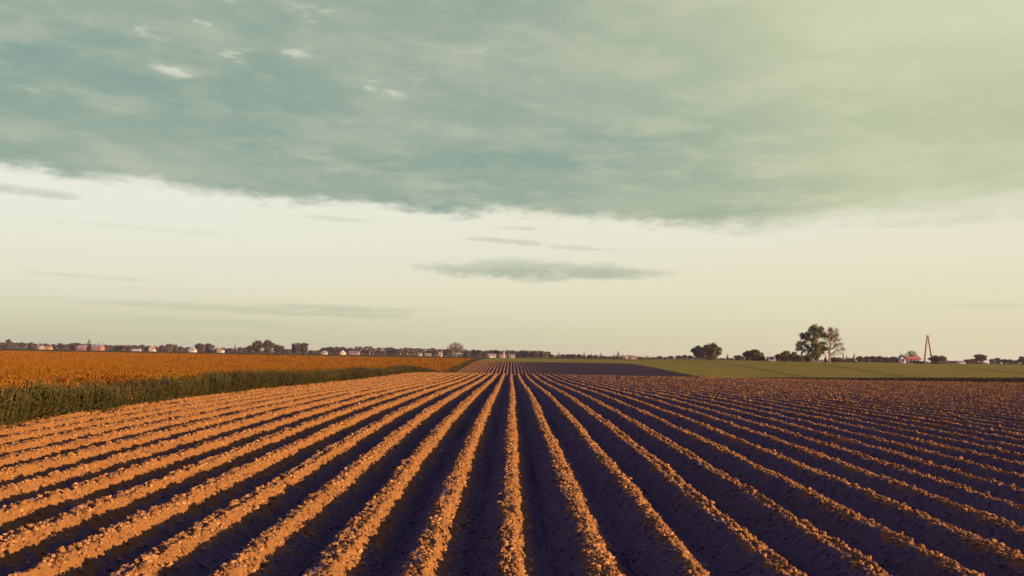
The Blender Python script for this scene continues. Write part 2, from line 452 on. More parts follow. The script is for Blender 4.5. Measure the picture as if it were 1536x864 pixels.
# flower heads over the canopy
def heads(n, y0, y1, pw):
    y = y0 + (y1 - y0) * rng.random(n) ** pw; x = re(y) - .8 + (-(.68 * y + 3) - re(y) + .8) * rng.random(n) ** 1.3
    ok = (x < re(y) - 1.1 - .5 * vnoise(y * .9, y * 0, 98)) & ((vnoise(x * .55, y * .22, 97) + .6 * vnoise(x * 2.0, y * .9, 99) < .26) | (y > 110))
    return x[ok], y[ok]
a = [heads(36000, 12, 40, 1.0), heads(32000, 40, 88, 1.0)]
x = np.concatenate([q[0] for q in a]); y = np.concatenate([q[1] for q in a])
hz = rape_top(x, y) - ground(x, y)
v, f, mi, _ = scatter(top_t, np.stack([x, y, ground(x, y)], -1), hz * rng.uniform(.88, 1.14, len(x)), tilt=.07)
def fluff():
    n_ = 9; c = np.stack([rng.normal(0, .22, n_), rng.normal(0, .22, n_), rng.uniform(.72, 1.0, n_)], -1)
    q = []
    for i in range(n_):
        e1, e2 = rng.normal(0, 1, 3), rng.normal(0, 1, 3); e1 /= np.linalg.norm(e1); e2 -= e1 * e2.dot(e1); e2 /= np.linalg.norm(e2); s_ = rng.uniform(.04, .10)
        q += [c[i] - e1 * s_, c[i] + e2 * s_, c[i] + e1 * s_, c[i] - e2 * s_]
    return np.array(q), np.arange(4 * n_).reshape(-1, 4), np.ones(n_, int)
xq, yq = heads(60000, 140, 262, 1.0)
v3, f3, m3, _ = scatter([fluff() for _ in range(6)], np.stack([xq, yq, ground(xq, yq)], -1), rng.uniform(.9, 1.1, len(xq)))
f = np.concatenate([f, f3 + len(v)]); v = np.concatenate([v, v3]); mi = np.concatenate([mi, m3])
o2 = link('crop_flower_stalks', mesh('crop_flower_stalks', v, f, [M_stem, M_flower], mi))
tag(o2, 'orange flower heads on green stalks standing above the crop on the left', 'flower stalks', kind='stuff')

# ------------------------------------------------------------------ trees
def tube(pts, rad, k=6):
    v, f = [], []
    for i, (q, rr) in enumerate(zip(pts, rad)):
        q = Vector(q)
        d = (Vector(pts[min(i + 1, len(pts) - 1)]) - Vector(pts[max(i - 1, 0)])).normalized()
        s = d.orthogonal().normalized(); t = d.cross(s)
        for j in range(k):
            a = 2 * math.pi * j / k
            v.append(q + (s * math.cos(a) + t * math.sin(a)) * rr)
    for i in range(len(pts) - 1):
        for j in range(k):
            f.append((i * k + j, i * k + (j + 1) % k, (i + 1) * k + (j + 1) % k, (i + 1) * k + j))
    return v, f
def wood(segs, mat):
    V, Fa = [], []
    for pts, rad, k in segs:
        v, f = tube(pts, rad, k); b = len(V); V += v; Fa += [tuple(b + i for i in q) for q in f]
    return mesh('trunk', V, Fa, mat, smooth=True)
def leaves(blobs, size, mat, flat=.75):
    """leaf clumps: blobs = (x, y, z, rx, ry, rz, n)"""
    Pn = []
    for (x, y, z, rx, ry, rz, n) in blobs:
        d = rng.normal(0, 1, (n, 3)); d /= np.linalg.norm(d, axis=1)[:, None]
        rr = rng.random(n) ** .45
        rr = rr * (1 + .25 * rng.normal(0, 1, n) * (rng.random(n) < .25))
        Pn.append(np.array([x, y, z]) + d * rr[:, None] * np.array([rx, ry, rz]))
    Pn = np.concatenate(Pn); n = len(Pn)
    e1 = rng.normal(0, 1, (n, 3)); e1 /= np.linalg.norm(e1, axis=1)[:, None]
    e2 = rng.normal(0, 1, (n, 3)); e2 -= e1 * (e1 * e2).sum(1)[:, None]; e2 /= np.linalg.norm(e2, axis=1)[:, None]
    s = size * rng.uniform(.5, 1.2, n)[:, None]
    q = np.stack([Pn - e1 * s, Pn + e2 * s * flat, Pn + e1 * s, Pn - e2 * s * flat], 1)
    return mesh('crown', q.reshape(-1, 3), np.arange(4 * n).reshape(-1, 4), mat)
def limb_pts(a, b, sag=.0, n=5, jit=.15):
    a, b = Vector(a), Vector(b); L = (b - a).length
    out = []
    for i in range(n):
        t = i / (n - 1)
        q = a.lerp(b, t) + Vector((0, 0, 1)) * L * sag * math.sin(math.pi * t)
        if 0 < i < n - 1: q += Vector(rng.normal(0, jit * L / n, 3))
        out.append(q)
    return out
def make_tree(kind, leaf, seed):
    """returns (trunk mesh, crown mesh), both about 10 m tall"""
    global rng
    rng = np.random.default_rng(seed); rd = rng.random
    segs, bl = [], []
    if kind in ('round', 'dense', 'open', 'bush'):
        H = 10.0; W = 4.4
        base = .4 if kind in ('dense', 'bush') else .9
        cz = (H + base) / 2; rz = (H - base) / 2
        nb = {'round': 26, 'dense': 34, 'open': 22, 'bush': 30}[kind]
        per = {'round': 95, 'dense': 140, 'open': 45, 'bush': 90}[kind]
        if kind == 'bush': W = 7.5
        for i in range(nb):
            d = rng.normal(0, 1, 3); d /= np.linalg.norm(d)
            q = rd() ** .4 * .74
            wz = 1.0
            br = rng.uniform(.22, .36) * W
            bl.append((d[0] * q * W, d[1] * q * W, cz + d[2] * q * rz * wz, br, br, br * .8, per))
        bl.append((0, 0, cz, W * .7, W * .7, rz * .8, per * 4 if kind != 'open' else per))
        if kind != 'open':
            bl.append((0, 0, 1.5, W * (.85 if kind == 'bush' else .66), W * (.85 if kind == 'bush' else .66), 1.6, per * (4 if kind == 'bush' else 2)))
        segs.append((limb_pts((0, 0, -.2), (rng.normal(0, .3), rng.normal(0, .3), H * .75), 0, 6, .2), [.34, .3, .26, .2, .14, .06], 7))
        for b in bl[:12 if kind != 'open' else 22]:
            z0 = H * rng.uniform(.18, .5)
            segs.append((limb_pts((0, 0, z0), b[:3], .05, 5), [.15, .12, .09, .06, .03], 5))
    elif kind == 'tall':
        H = 10.0
        for i in range(19):
            z = H * rng.uniform(.26, .97); w = 1.6 * math.sqrt(max(.15, 1 - ((z / H - .68) / .36) ** 2)); a = rd() * 6.28
            bl.append((math.cos(a) * w * .55, math.sin(a) * w * .55, z, .75, .75, .8, 32))
        segs.append((limb_pts((0, 0, -.2), (rng.normal(0, .2), 0, H * .96), 0, 7, .12), [.24, .22, .2, .17, .13, .09, .03], 6))
        for i in range(12):
            z = H * rng.uniform(.22, .8); a = rd() * 6.28
            segs.append((limb_pts((0, 0, z), (math.cos(a) * 1.3, math.sin(a) * 1.3, z + 1.2), .03, 4), [.08, .06, .04, .02], 4))
    elif kind == 'fir':
        H = 10.0
        for i in range(13):
            z = .8 + (H - 1.0) * i / 12; w = 2.1 * (1 - z / H) ** .85 + .12
            for j in range(max(1, int(6 * (1 - i / 13)))):
                a = rd() * 6.28
                bl.append((math.cos(a) * w * .5, math.sin(a) * w * .5, z - .1 * w, w * .55, w * .55, .42, 30))
        segs.append((limb_pts((0, 0, -.2), (0, 0, H), 0, 5, .03), [.2, .16, .12, .07, .02], 6))
    elif kind == 'twiggy':
        H = 10.0
        segs.append((limb_pts((0, 0, -.2), (0, 0, 3.4), 0, 4, .1), [.4, .36, .32, .28], 7))
        for i in range(22):
            zz = .05 + .95 * ((i + .5) / 22); aa = i * 2.4 + rng.normal(0, .2); d = np.array([math.cos(aa) * math.sqrt(1 - zz * zz), math.sin(aa) * math.sqrt(1 - zz * zz), zz])
            e = Vector((d[0] * 4.4, d[1] * 4.4, 3.3 + d[2] * 6.2)); a0 = Vector((0, 0, rng.uniform(2.4, 3.6)))
            pts = limb_pts(a0, e, .1, 6, .25); segs.append((pts, [.2, .15, .11, .08, .05, .02], 5))
            for j in range(9):
                b0 = pts[int(rng.integers(2, 6))]; e2 = b0 + Vector(rng.normal(0, 1.0, 3)) + Vector((d[0], d[1], d[2] + .4)) * .8
                segs.append((limb_pts(b0, e2, .03, 3, .3), [.05, .035, .02], 3))
            bl.append((*e, 1.4, 1.4, 1.2, 75)); bl.append((*(e * .75), 1.3, 1.3, 1.1, 45))
    sz = {'round': .42, 'dense': .42, 'open': .36, 'bush': .5, 'tall': .33, 'fir': .26, 'twiggy': .22}[kind]
    return wood(segs, M_barkpale if kind == 'tall' else M_bark), leaves(bl, sz, LEAF[leaf])

LIB = {}
NV = {'round': 4, 'dense': 3, 'tall': 6, 'fir': 3, 'bush': 3, 'open': 2, 'twiggy': 2}
def tree(kind, leaf, px, top, wpx, Y, label, cat='tree', group=None, sink=0):
    """a tree standing on the ground Y metres off; wpx = crown width in photo pixels"""
    key = (kind, leaf, random.randrange(NV[kind]))
    if key not in LIB: LIB[key] = make_tree(kind, leaf, hash((kind, leaf)) % 1 + sum(map(ord, kind + leaf)) * 13 + key[2] * 101)
    tm, cm = LIB[key]
    q = at(px, top, Y); z0 = gnd(q.x, Y) - sink
    h = max(1.2, q.z - z0); w = wpx / F_PX * Y
    nat = {'round': 8.6, 'dense': 8.8, 'open': 9.6, 'bush': 12.5, 'tall': 3.0, 'fir': 3.9, 'twiggy': 10.0}[kind]
    nm = {'fir': 'conifer_tree', 'bush': 'bush', 'tall': 'slender_tree'}.get(kind, 'broadleaf_tree')
    e = bpy.data.objects.new(nm, None); C.objects.link(e)
    e.location = (q.x, Y, z0); e.rotation_euler = (0, 0, random.uniform(0, 6.28)); e.scale = (w / nat, w / nat, h / 10.4)
    e.empty_display_size = .5
    link('trunk', tm, e); link('crown', cm, e)
    return tag(e, label, cat, group)

VG = 'village trees on the skyline behind the orange crop'
L_vr = 'small dark rounded tree on the skyline above the orange flowering crop'
L_vf = 'small pointed conifer among the village trees above the orange crop'
L_vb = 'low dark bush between the village roofs above the orange crop'
def rnd_leaf(): return random.choice(['dark', 'dark', 'brown'])
for a in [(3, 512, 22, 'r'), (24, 512, 16, 'r'), (35, 512, 14, 'r'), (48, 513, 15, 'b'), (60, 512, 5, 'c'), (67, 514, 17, 'b'), (80, 515, 12, 'b'),
          (91, 513, 13, 'r'), (99, 515, 12, 'b'), (106, 514, 12, 'r'), (126, 515, 12, 'b'), (132, 515, 16, 'r'), (142, 515, 13, 'r'),
          (148, 513, 6, 'c'), (157, 516, 13, 'r'), (165, 516, 12, 'r'), (174, 517, 12, 'b'), (183, 516, 13, 'r'), (192, 516, 13, 'r'), (203, 517, 18, 'b'),
          (213, 516, 13, 'r'), (222, 518, 12, 'b'), (233, 518, 12, 'r'), (244, 516, 14, 'r'), (262, 515, 13, 'r'), (271, 518, 13, 'r'),
          (281, 520, 12, 'b'), (336, 521, 13, 'b'), (346, 521, 14, 'r'), (353, 515, 5, 'c'), (361, 520, 14, 'r'), (370, 520, 13, 'b'), (425, 518, 6, 'c'),
          (468, 525, 14, 'b'), (476, 525, 12, 'b'), (12, 514, 20, 'b'), (118, 517, 20, 'b'), (240, 520, 18, 'b'), (290, 520, 14, 'b'), (326, 521, 14, 'b'), (430, 523, 18, 'b')]:
    k = {'r': 'round', 'b': 'bush', 'c': 'fir'}[a[3]]
    tree(k, 'fir' if k == 'fir' else rnd_leaf(), a[0], a[1], a[2], random.uniform(860, 900), {'r': L_vr, 'c': L_vf, 'b': L_vb}[a[3]],
         'bush' if k == 'bush' else 'tree', {'r': VG, 'c': 'conifers among the village trees', 'b': 'bushes between the village roofs'}[a[3]])
tree('round', 'dark', 14, 507, 10, 800, 'tallest round treetop at the far left end of the skyline')
tree('dense', 'dark', 114, 512.5, 19, 760, 'dense dark dome shaped tree left of the two red walled houses')
tree('fir', 'fir', 134, 508.5, 12, 760, 'tall pointed conifer between the two red walled houses')
tree('round', 'brown', 254, 513.5, 16, 800, 'brownish rounded tree between the two white gabled houses on the left skyline')
tree('dense', 'dark', 301, 513, 19, 700, 'left one of two joined dark trees beside a white gabled house')
tree('dense', 'dark', 314, 513, 19, 705, 'right one of two joined dark trees beside a cream house')
tree('round', 'dark', 377, 516.5, 18, 640, 'lower dark tree at the left foot of the big clump on the left skyline')
tree('dense', 'dark', 387, 507, 20, 620, 'left half of the big tall dark clump on the left skyline')
tree('dense', 'dark', 403, 506.5, 20, 625, 'right half of the big tall dark clump on the left skyline')
tree('round', 'dark', 418, 515, 20, 640, 'lower dark tree sloping off the right side of the big clump')
tree('dense', 'dark', 444, 511, 17, 540, 'left side of the squat square topped dark tree pair above the orange crop')
tree('dense', 'dark', 456, 511.5, 17, 545, 'right side of the squat square topped dark tree pair above the orange crop')
for x, t in ((487, 520), (495, 518.5), (505, 518), (515, 518.5), (526, 519.5)):
    tree('dense', 'dark', x, t, 16, 900, 'dense dark tree in the solid wood left of the slender tree row', 'tree', 'solid wood left of the slender tree row')
for i in range(27):
    x = 535 + i * 5.1 + random.uniform(-1, 1)
    tree('tall', 'brown' if i % 3 else 'dark', x, 519.5 + i * .12 + random.uniform(-.6, 1.6), random.uniform(7.5, 11), random.uniform(880, 930), 'slender tree with a bare pale trunk in the long skyline row', 'tree', 'long row of slender trees')
for i in range(14):
    tree('bush', 'dark', 540 + i * 10 + random.uniform(-3, 3), 525.5 + random.uniform(-1.5, 1), 18, 950, 'low dark undergrowth bush under the long row of slender trees', 'bush', 'undergrowth bushes under the slender trees')
tree('twiggy', 'brown', 684, 513.5, 27, 560, 'round twiggy open crowned tree at the right end of the slender row')
tree('round', 'dark', 671, 522, 16, 760, 'dark tree hugging the left side of the round twiggy tree')
tree('round', 'dark', 698, 523.5, 18, 760, 'dark tree hugging the right side of the round twiggy tree')
for i in range(14):
    x = 709 + i * 8.6
    tree('dense' if i > 6 else 'round', 'dark' if i % 3 else 'brown', x, 523.2 + (i % 3) * .7 + max(0, i - 11) * 1.0, 17, random.uniform(720, 800), 'dark tree in the wood that stands behind the white farm sheds', 'tree', 'wood behind the white farm sheds')
tree('round', 'olive', 816, 527, 17, 650, 'olive tree that ends the wood right of the farm sheds')
for x, t, w in ((827, 530.5, 10), (846, 530.5, 12), (853, 530, 12), (860, 530.5, 12), (869, 530, 12), (884, 531, 11), (893, 531.5, 10), (905, 533, 12), (913, 534, 12)):
    tree('round', 'dark', x, t, w, 620, 'small dark rounded tree in the scattered belt right of the farm wood', 'tree', 'scattered belt right of the farm wood')
for x, t, w in ((838, 528.5, 10), (876, 528, 8), (887, 530, 7), (901, 529, 8), (921, 531, 8)):
    tree('fir', 'fir', x, t, w, 560, 'small dark conifer in the scattered belt right of the farm wood', 'tree', 'conifers of the scattered belt')
tree('fir', 'fir', 927, 526.5, 10, 520, 'tallest spire shaped conifer left of the red and white shed')
tree('fir', 'fir', 934, 531.5, 9, 500, 'squat dark conifer touching the left side of the red and white shed')
tree('open', 'brown', 944, 531.5, 18, 640, 'open brownish tree right behind the red and white shed')
for x, t, w in ((960, 536, 14), (972, 536.5, 12), (982, 537, 12), (1097, 536.5, 10), (1084, 536.5, 9)):
    tree('bush', 'brown', x, t, w, 620, 'low brownish bush on the flat skyline above the green crop', 'bush', 'low bushes on the flat skyline')
for x, t, w in ((990, 533.5, 10), (998, 535, 9), (1006, 533, 11), (1018, 532, 12), (1027, 531, 12), (1035, 532, 12)):
    tree('round', 'dark', x, t, w, 620, 'small purple grey tree stepping up towards the big olive tree', 'tree', 'small trees stepping up to the big olive tree')
tree('round', 'dark', 1047, 515, 24, 430, 'dark tree standing left of the big dense olive tree')
tree('round', 'dark', 1056, 517, 20, 425, 'dark tree squeezed between its dark neighbour and the big olive tree')
tree('dense', 'olive', 1068, 510.5, 33, 360, 'big dense olive green tree with rounded top above the green crop')
tree('fir', 'fir', 1091, 529.5, 6, 400, 'tiny lone conifer just right of the big olive tree')
tree('bush', 'dark', 1108, 532, 16, 400, 'low dark blue grey bush left of the medium dome shaped tree')
tree('dense', 'dark', 1123, 523.5, 20, 370, 'shaded left part of the medium dome shaped tree')  # shade on the tree's left side put into its dark leaf colour
tree('dense', 'olive', 1133, 521, 27, 360, 'medium dome shaped olive tree left of the pale roofed barn')
tree('bush', 'olive', 1141, 530, 16, 355, 'low skirt of bush on the right side of the dome shaped tree')
tree('dense', 'olive', 1168, 529, 20, 350, 'olive thicket tree just right of the pale roofed barn')
tree('round', 'olive', 1181, 522.5, 15, 345, 'round headed tree rising from the thicket left of the tall leafy tree')
tree('dense', 'olive', 1177, 527, 18, 340, 'dense shrubby tree in the middle of the thicket')
tree('dense', 'olive', 1190, 525.5, 14, 340, 'peaked shrubby tree on the right shoulder of the thicket')
tree('bush', 'olive', 1199, 531, 18, 335, 'low bush sloping from the thicket to the tall leafy tree')
tree('dense', 'olive', 1212, 529.5, 16, 320, 'dark shrub under the left boughs of the tall leafy tree')
tree('fir', 'fir', 1238, 531, 7, 330, 'tiny conifer between the tall leafy tree and its thin crowned neighbour')
tree('bush', 'olive', 1254, 535, 20, 330, 'low bush at the foot of the thin crowned tree')
tree('fir', 'olive', 1265, 529.5, 8, 330, 'first of three small conifers right of the thin crowned tree')
tree('fir', 'olive', 1270, 532.5, 7, 335, 'shortest middle one of three small conifers right of the thin crowned tree')
tree('fir', 'olive', 1281, 528.5, 8, 330, 'last and tallest of three small conifers right of the thin crowned tree')
for x, t, w in ((1262, 537, 16), (1275, 536, 14), (1290, 532.5, 15), (1300, 532.5, 14), (1310, 532, 14), (1320, 532, 15), (1330, 534, 14), (1339, 533, 14), (1346, 535, 10)):
    tree('dense', 'brown' if x > 1292 else 'olive', x, t, w, 420, 'brownish rounded hedgerow tree between the small conifers and the white house', 'tree', 'hedgerow trees left of the white house')
tree('twiggy', 'brown', 1367, 525.5, 20, 430, 'thin brown tree rising behind the long red roof')
tree('bush', 'olive', 1407, 531.5, 26, 330, 'dome shaped olive bush under the right leg of the A shaped pole')
tree('bush', 'olive', 1376, 541, 24, 335, 'low strip of bush below the long red roof')
for i in range(9):
    tree('round', 'brown', 1416 + i * 5.2, 540.3 + random.uniform(-.6, .5), 8, 900, 'tiny far reddish tree in the low gap right of the A shaped pole', 'tree', 'far tiny trees right of the pole')
for x, t, w in ((1452, 537.5, 12), (1461, 536.5, 12), (1488, 536.5, 11), (1497, 535.5, 13), (1507, 537, 12), (1516, 538, 12), (1524, 539, 12)):
    tree('round', 'brown', x, t, w, 520, 'small purple brown tree in the hedge at the far right', 'tree', 'small hedge trees at the far right')
tree('round', 'brown', 1470, 528.5, 20, 480, 'rounded brown tree left of the thin pale pole')
tree('round', 'brown', 1535, 532, 18, 480, 'tree cut by the right border of the photo')

# the two tall trees, shaped after the photograph
def px_blobs(lst, bx0, by0, s, n, depth=1.6):
    return [((x - bx0) * s, rng.uniform(-1, 1) * depth * (1.6 if rr > 40 else .8), (by0 - y) * s, rr * s * 1.25, rr * s * 1.3, rr * s * 1.12, int(n * (rr / 45) ** 2)) for x, y, rr in lst]
rng = np.random.default_rng(55)
YT = 310.0
s = 1 / 10.8 / F_PX * YT
dense = [(490, 125, 45), (440, 150, 40), (540, 160, 42), (385, 175, 34), (470, 200, 52), (560, 205, 32), (380, 240, 46), (300, 260, 42), (450, 270, 55), (262, 300, 36),
         (520, 262, 34), (600, 260, 42), (650, 280, 24), (330, 318, 46), (410, 340, 40), (480, 350, 42), (230, 400, 44), (290, 395, 40), (352, 440, 34), (190, 430, 36),
         (180, 490, 32), (240, 480, 32), (420, 425, 40), (480, 430, 50), (560, 400, 38), (610, 385, 24), (590, 460, 48), (640, 480, 36), (560, 525, 38), (400, 490, 44),
         (470, 510, 50), (440, 560, 40), (500, 580, 38), (300, 510, 26), (238, 560, 16), (490, 640, 30), (350, 545, 22), (265, 540, 16), (600, 540, 22), (660, 540, 14)]
bl = px_blobs(dense, 485, 708, s, 520)
q = at(1180 + 485 / 10.8, 475 + 708 / 10.8, YT)
e = bpy.data.objects.new('tall_leafy_tree', None); C.objects.link(e); e.location = (q.x, YT, gnd(q.x, YT))
segs = [(limb_pts((0, 0, -.3), (.2, 0, 8.5), 0, 7, .12), [.42, .36, .32, .28, .22, .16, .1], 8)]
for b in bl[2:]:
    z0 = max(1.2, b[2] * .55 - abs(b[0]) * .2); segs.append((limb_pts((.05, 0, z0), b[:3], .06, 5), [.15, .12, .09, .06, .03], 5))
link('trunk', wood(segs, M_bark), e); link('crown', leaves(bl, .21, LEAF['bright']), e)
tag(e, 'tall broad leafy olive green tree, the bigger of the two tall trees', 'tree')
rng = np.random.default_rng(56)
base = (695, 700)
tips = [(640, 300), (605, 235), (660, 170), (700, 150), (760, 180), (820, 215), (855, 245), (865, 320), (900, 385), (880, 455), (935, 475), (790, 410), (830, 400), (750, 280), (690, 235), (740, 140), (790, 165), (650, 215), (720, 200), (770, 330), (780, 240), (830, 280), (860, 540), (770, 540), (640, 380)]
P2 = lambda x, y, d=0: Vector(((x - base[0]) * s, d, (base[1] - y) * s))
segs = [([P2(695, 710), P2(690, 600), P2(700, 500), P2(712, 400), P2(706, 340)], [.38, .33, .3, .26, .2], 8)]
bl = []
for x, y in tips:
    d = rng.uniform(-2, 2)
    st = P2(708, min(600, max(345, y + 90)))
    pts = limb_pts(st, P2(x, y, d), .04, 6, .2); segs.append((pts, [.15, .12, .09, .07, .045, .02], 5))
    for j in range(16):
        b0 = pts[int(rng.integers(2, 6))]; segs.append((limb_pts(b0, b0 + Vector(rng.normal(0, .75, 3)) + Vector((0, 0, .2)), .02, 3, .3), [.035, .028, .018], 3))
    rr = 36 * s * (0.8 if y > 500 else 1.1); bl.append((*P2(x, y, d), rr, rr, rr, 95 if y < 500 else 30)); m_ = pts[3]; bl.append((*m_, rr, rr, rr, 30 if y < 500 else 12))
q = at(1180 + base[0] / 10.8, 475 + base[1] / 10.8, YT)
e = bpy.data.objects.new('thin_crowned_tree', None); C.objects.link(e); e.location = (q.x, YT, gnd(q.x, YT))
link('trunk', wood(segs, M_barkpale), e); link('crown', leaves(bl, .16, LEAF['brown']), e)
tag(e, 'tall thin crowned reddish tree with sparse leaves and a bare trunk', 'tree')

# far-off wood that closes the horizon as one low mass
rng = np.random.default_rng(99)
bl = []
for i in range(900):
    a = R(-42 + 84 * i / 900 + rng.uniform(-.1, .1)); D_ = rng.uniform(1500, 1800)
    x_, y_ = D_ * math.tan(a), D_
    if rng.random() < .12: continue
    hh = rng.uniform(3.0, 6.0) * (1.0 if x_ < 700 else .8)
    bl.append((x_, y_, hh * .45 - .2, rng.uniform(6, 10), 6, hh * .55, 26))
tag(link('distant_woodland', leaves(bl, 1.3, LEAF['brown'])), 'low far-off woodland closing the horizon behind the farms', 'woodland', kind='stuff')

# ------------------------------------------------------------------ houses, barns, poles
def box(x0, x1, y0, y1, z0, z1):
    v = [(x0, y0, z0), (x1, y0, z0), (x1, y1, z0), (x0, y1, z0), (x0, y0, z1), (x1, y0, z1), (x1, y1, z1), (x0, y1, z1)]
    f = [(3, 2, 1, 0), (4, 5, 6, 7), (0, 1, 5, 4), (1, 2, 6, 5), (2, 3, 7, 6), (3, 0, 4, 7)]
    return v, f
def obj_box(name, parent, mat, *b):
    v, f = box(*b); return link(name, mesh(name, v, f, mat), parent)
def house(px, base_py, Y, w, dep, hw, hr, wall, roof, label, rot=0.0, gable_front=True, cat='house', name='gabled_house', chimney=True, nwin=2, plinth=None):
    """gable along local y when gable_front; w = front width, hw = eaves height, hr = roof rise"""
    q = at(px, base_py, Y); e = bpy.data.objects.new(name, None); C.objects.link(e)
    e.location = (q.x, Y, gnd(q.x, Y)); e.rotation_euler = (0, 0, rot); tag(e, label, cat)
    a, b = w / 2, dep / 2
    if gable_front:
        v = [(-a, -b, 0), (a, -b, 0), (a, b, 0), (-a, b, 0), (-a, -b, hw), (a, -b, hw), (a, b, hw), (-a, b, hw), (0, -b, hw + hr), (0, b, hw + hr)]
        f = [(0, 1, 5, 8, 4), (1, 2, 6, 5), (2, 3, 7, 9, 6), (3, 0, 4, 7)]
    else:
        v = [(-a, -b, 0), (a, -b, 0), (a, b, 0), (-a, b, 0), (-a, -b, hw), (a, -b, hw), (a, b, hw), (-a, b, hw), (-a, 0, hw + hr), (a, 0, hw + hr)]
        f = [(0, 1, 5, 4), (1, 2, 6, 9, 5), (2, 3, 7, 6), (3, 0, 4, 8, 7)]
    link('wall', mesh('wall', v, f, WALLS[wall]), e)
    if plinth: obj_box('plinth', e, WALLS[plinth], -a - .06, a + .06, -b - .06, b + .06, 0, hw * .48)
    o, t = .35, .16
    half = (a if gable_front else b); L = (b if gable_front else a) + o
    sl = hr / half
    prof = [(-half - o, hw - o * sl + .02), (0, hw + hr + .02), (half + o, hw - o * sl + .02), (half + o, hw - o * sl + t + .02), (0, hw + hr + t + .04), (-half - o, hw - o * sl + t + .02)]
    v = []
    for s_ in (-L, L):
        for (u_, z_) in prof: v.append((u_, s_, z_) if gable_front else (s_, u_, z_))
    f = [(0, 1, 4, 5), (1, 2, 3, 4), (6, 11, 10, 7), (7, 10, 9, 8)] + [(i, (i + 1) % 6 + 0, (i + 1) % 6 + 6, i + 6) for i in range(6)]
    rf = link('roof', mesh('roof', v, f, ROOFS[roof]), e)
    if chimney: obj_box('chimney', rf, WALLS['red'], .3, .95, -.3, .35, hw + hr * .5, hw + hr + .9)
    for i in range(nwin):
        cx = -a + w * (i + 1) / (nwin + 1) + (0.0)
        fr = obj_box('window', e, M_frame, cx - .6, cx + .6, -b - .05, -b + .02, 1.0, 2.25)
        obj_box('glass', fr, M_glass, cx - .5, cx + .5, -b - .065, -b - .052, 1.1, 2.15)
    sx = a
    fr = obj_box('window', e, M_frame, sx - .02, sx + .05, -.6, .6, 1.0, 2.25); obj_box('glass', fr, M_glass, sx + .052, sx + .065, -.5, .5, 1.1, 2.15)
    dr = obj_box('door', e, M_door, -a - .0 + .3, -a + 1.2, -b - .06, -b + .02, 0, 2.05)
    return e
house(63, 522, 840, 6, 7, 2.4, 1.7, 'grey', 'grey', 'grey house with a greyish sloping roof among the leftmost trees', rot=.5)
house(74, 520, 845, 4, 6, 2.6, 1.8, 'orange', 'dark', 'narrow dark roofed house with a small glowing orange gable on the left skyline')
house(124, 524, 740, 7.5, 8, 2.6, 1.8, 'red', 'grey', 'low red walled house left of the tall pointed conifer', gable_front=False)
house(147, 524, 740, 8.5, 8, 3.2, 1.9, 'red', 'grey', 'wider orange red walled house right of the tall pointed conifer', gable_front=False)
house(205, 525, 800, 9, 5, 1.6, .7, 'white', 'pale', 'long low whitish shed roof between village trees', gable_front=False, cat='shed', name='long_shed', chimney=False)
house(229, 525, 800, 5.4, 7, 2.4, 2.3, 'white', 'red', 'bright white gable with reddish roof left of the brownish tree', chimney=False, nwin=1)
house(289, 525, 690, 4.6, 7, 2.0, 1.9, 'white', 'grey', 'white gabled house hard against the left side of the joined dark trees', chimney=False, nwin=1)
house(331, 526, 700, 4.8, 6, 2.3, 1.2, 'cream', 'brown', 'small cream house right of the joined dark trees', nwin=1)
house(487, 529, 690, 4.2, 5, 1.9, 1.2, 'white', 'pale', 'small white hut at the left foot of the solid wood', chimney=False, nwin=1, cat='hut', name='small_hut')
house(514, 529, 690, 4.6, 7, 2.0, 2.0, 'white', 'orange' if 'orange' in ROOFS else 'red', 'white gable with an orange side in front of the solid wood', rot=.35, chimney=False, nwin=1)
house(531, 529, 760, 9, 6, 2.0, 1.5, 'grey', 'brown', 'long brown roofed house where the slender tree row begins', gable_front=False)
house(630, 532, 700, 3.6, 4, 2.2, .9, 'cream', 'brown', 'small cream house under the middle of the slender tree row', chimney=False, nwin=1)
house(642, 532, 720, 5.5, 4, 1.6, .7, 'grey', 'pale', 'low grey shed beside the small cream house under the tree row', gable_front=False, chimney=False, cat='shed', name='low_shed')
house(661, 532, 640, 2.6, 3, 3.0, 1.0, 'white', 'red', 'narrow upright whitish hut just left of the round twiggy tree', chimney=False, nwin=1, cat='hut', name='narrow_hut')
house(738, 536, 560, 5.4, 4, 1.7, .9, 'white', 'pale', 'white pale roofed farm shed left of the mast', gable_front=False, cat='shed', name='farm_shed', chimney=False)
house(734, 537, 556, 1.8, 4, 1.8, .6, 'white', 'pale', 'low white lean-to at the left end of the farm shed', gable_front=False, cat='shed', name='lean_to', chimney=False, nwin=0)
house(754, 536, 575, 5.2, 4, 1.6, 1.0, 'pink', 'brown', 'low pinkish farm building at the foot of the mast', gable_front=False, cat='farm building', name='farm_building', chimney=False)
house(768, 536, 560, 4.0, 4, 1.6, .8, 'cream', 'pale', 'cream farm shed right of the mast', gable_front=False, cat='shed', name='farm_shed', chimney=False)
house(938, 539, 470, 2.8, 4, 1.9, .5, 'white', 'pale', 'small shed with white upper walls over a red base', gable_front=False, cat='shed', name='small_shed', chimney=False, plinth='red', nwin=0)
house(949, 539, 520, 4.0, 4, 1.5, .7, 'pink', 'grey', 'low pinkish grey shed right of the red and white shed', gable_front=False, cat='shed', name='low_shed', chimney=False)
house(1156.5, 541, 322, 2.4, 2.6, .9, 1.3, 'grey', 'pale', 'pale roofed barn wedged between the dome shaped tree and the thicket', gable_front=False, cat='barn', name='small_barn', chimney=False)
house(1353, 541, 325, 2.1, 2.2, 2.4, 1.2, 'white', 'pale', 'tall white gabled house at the left end of the long red roof', chimney=False, nwin=1)
house(1368, 541, 345, 5.4, 5, 2.2, .9, 'white', 'red', 'long low house with a red roof and white patches of wall', gable_front=False, chimney=True, nwin=3)
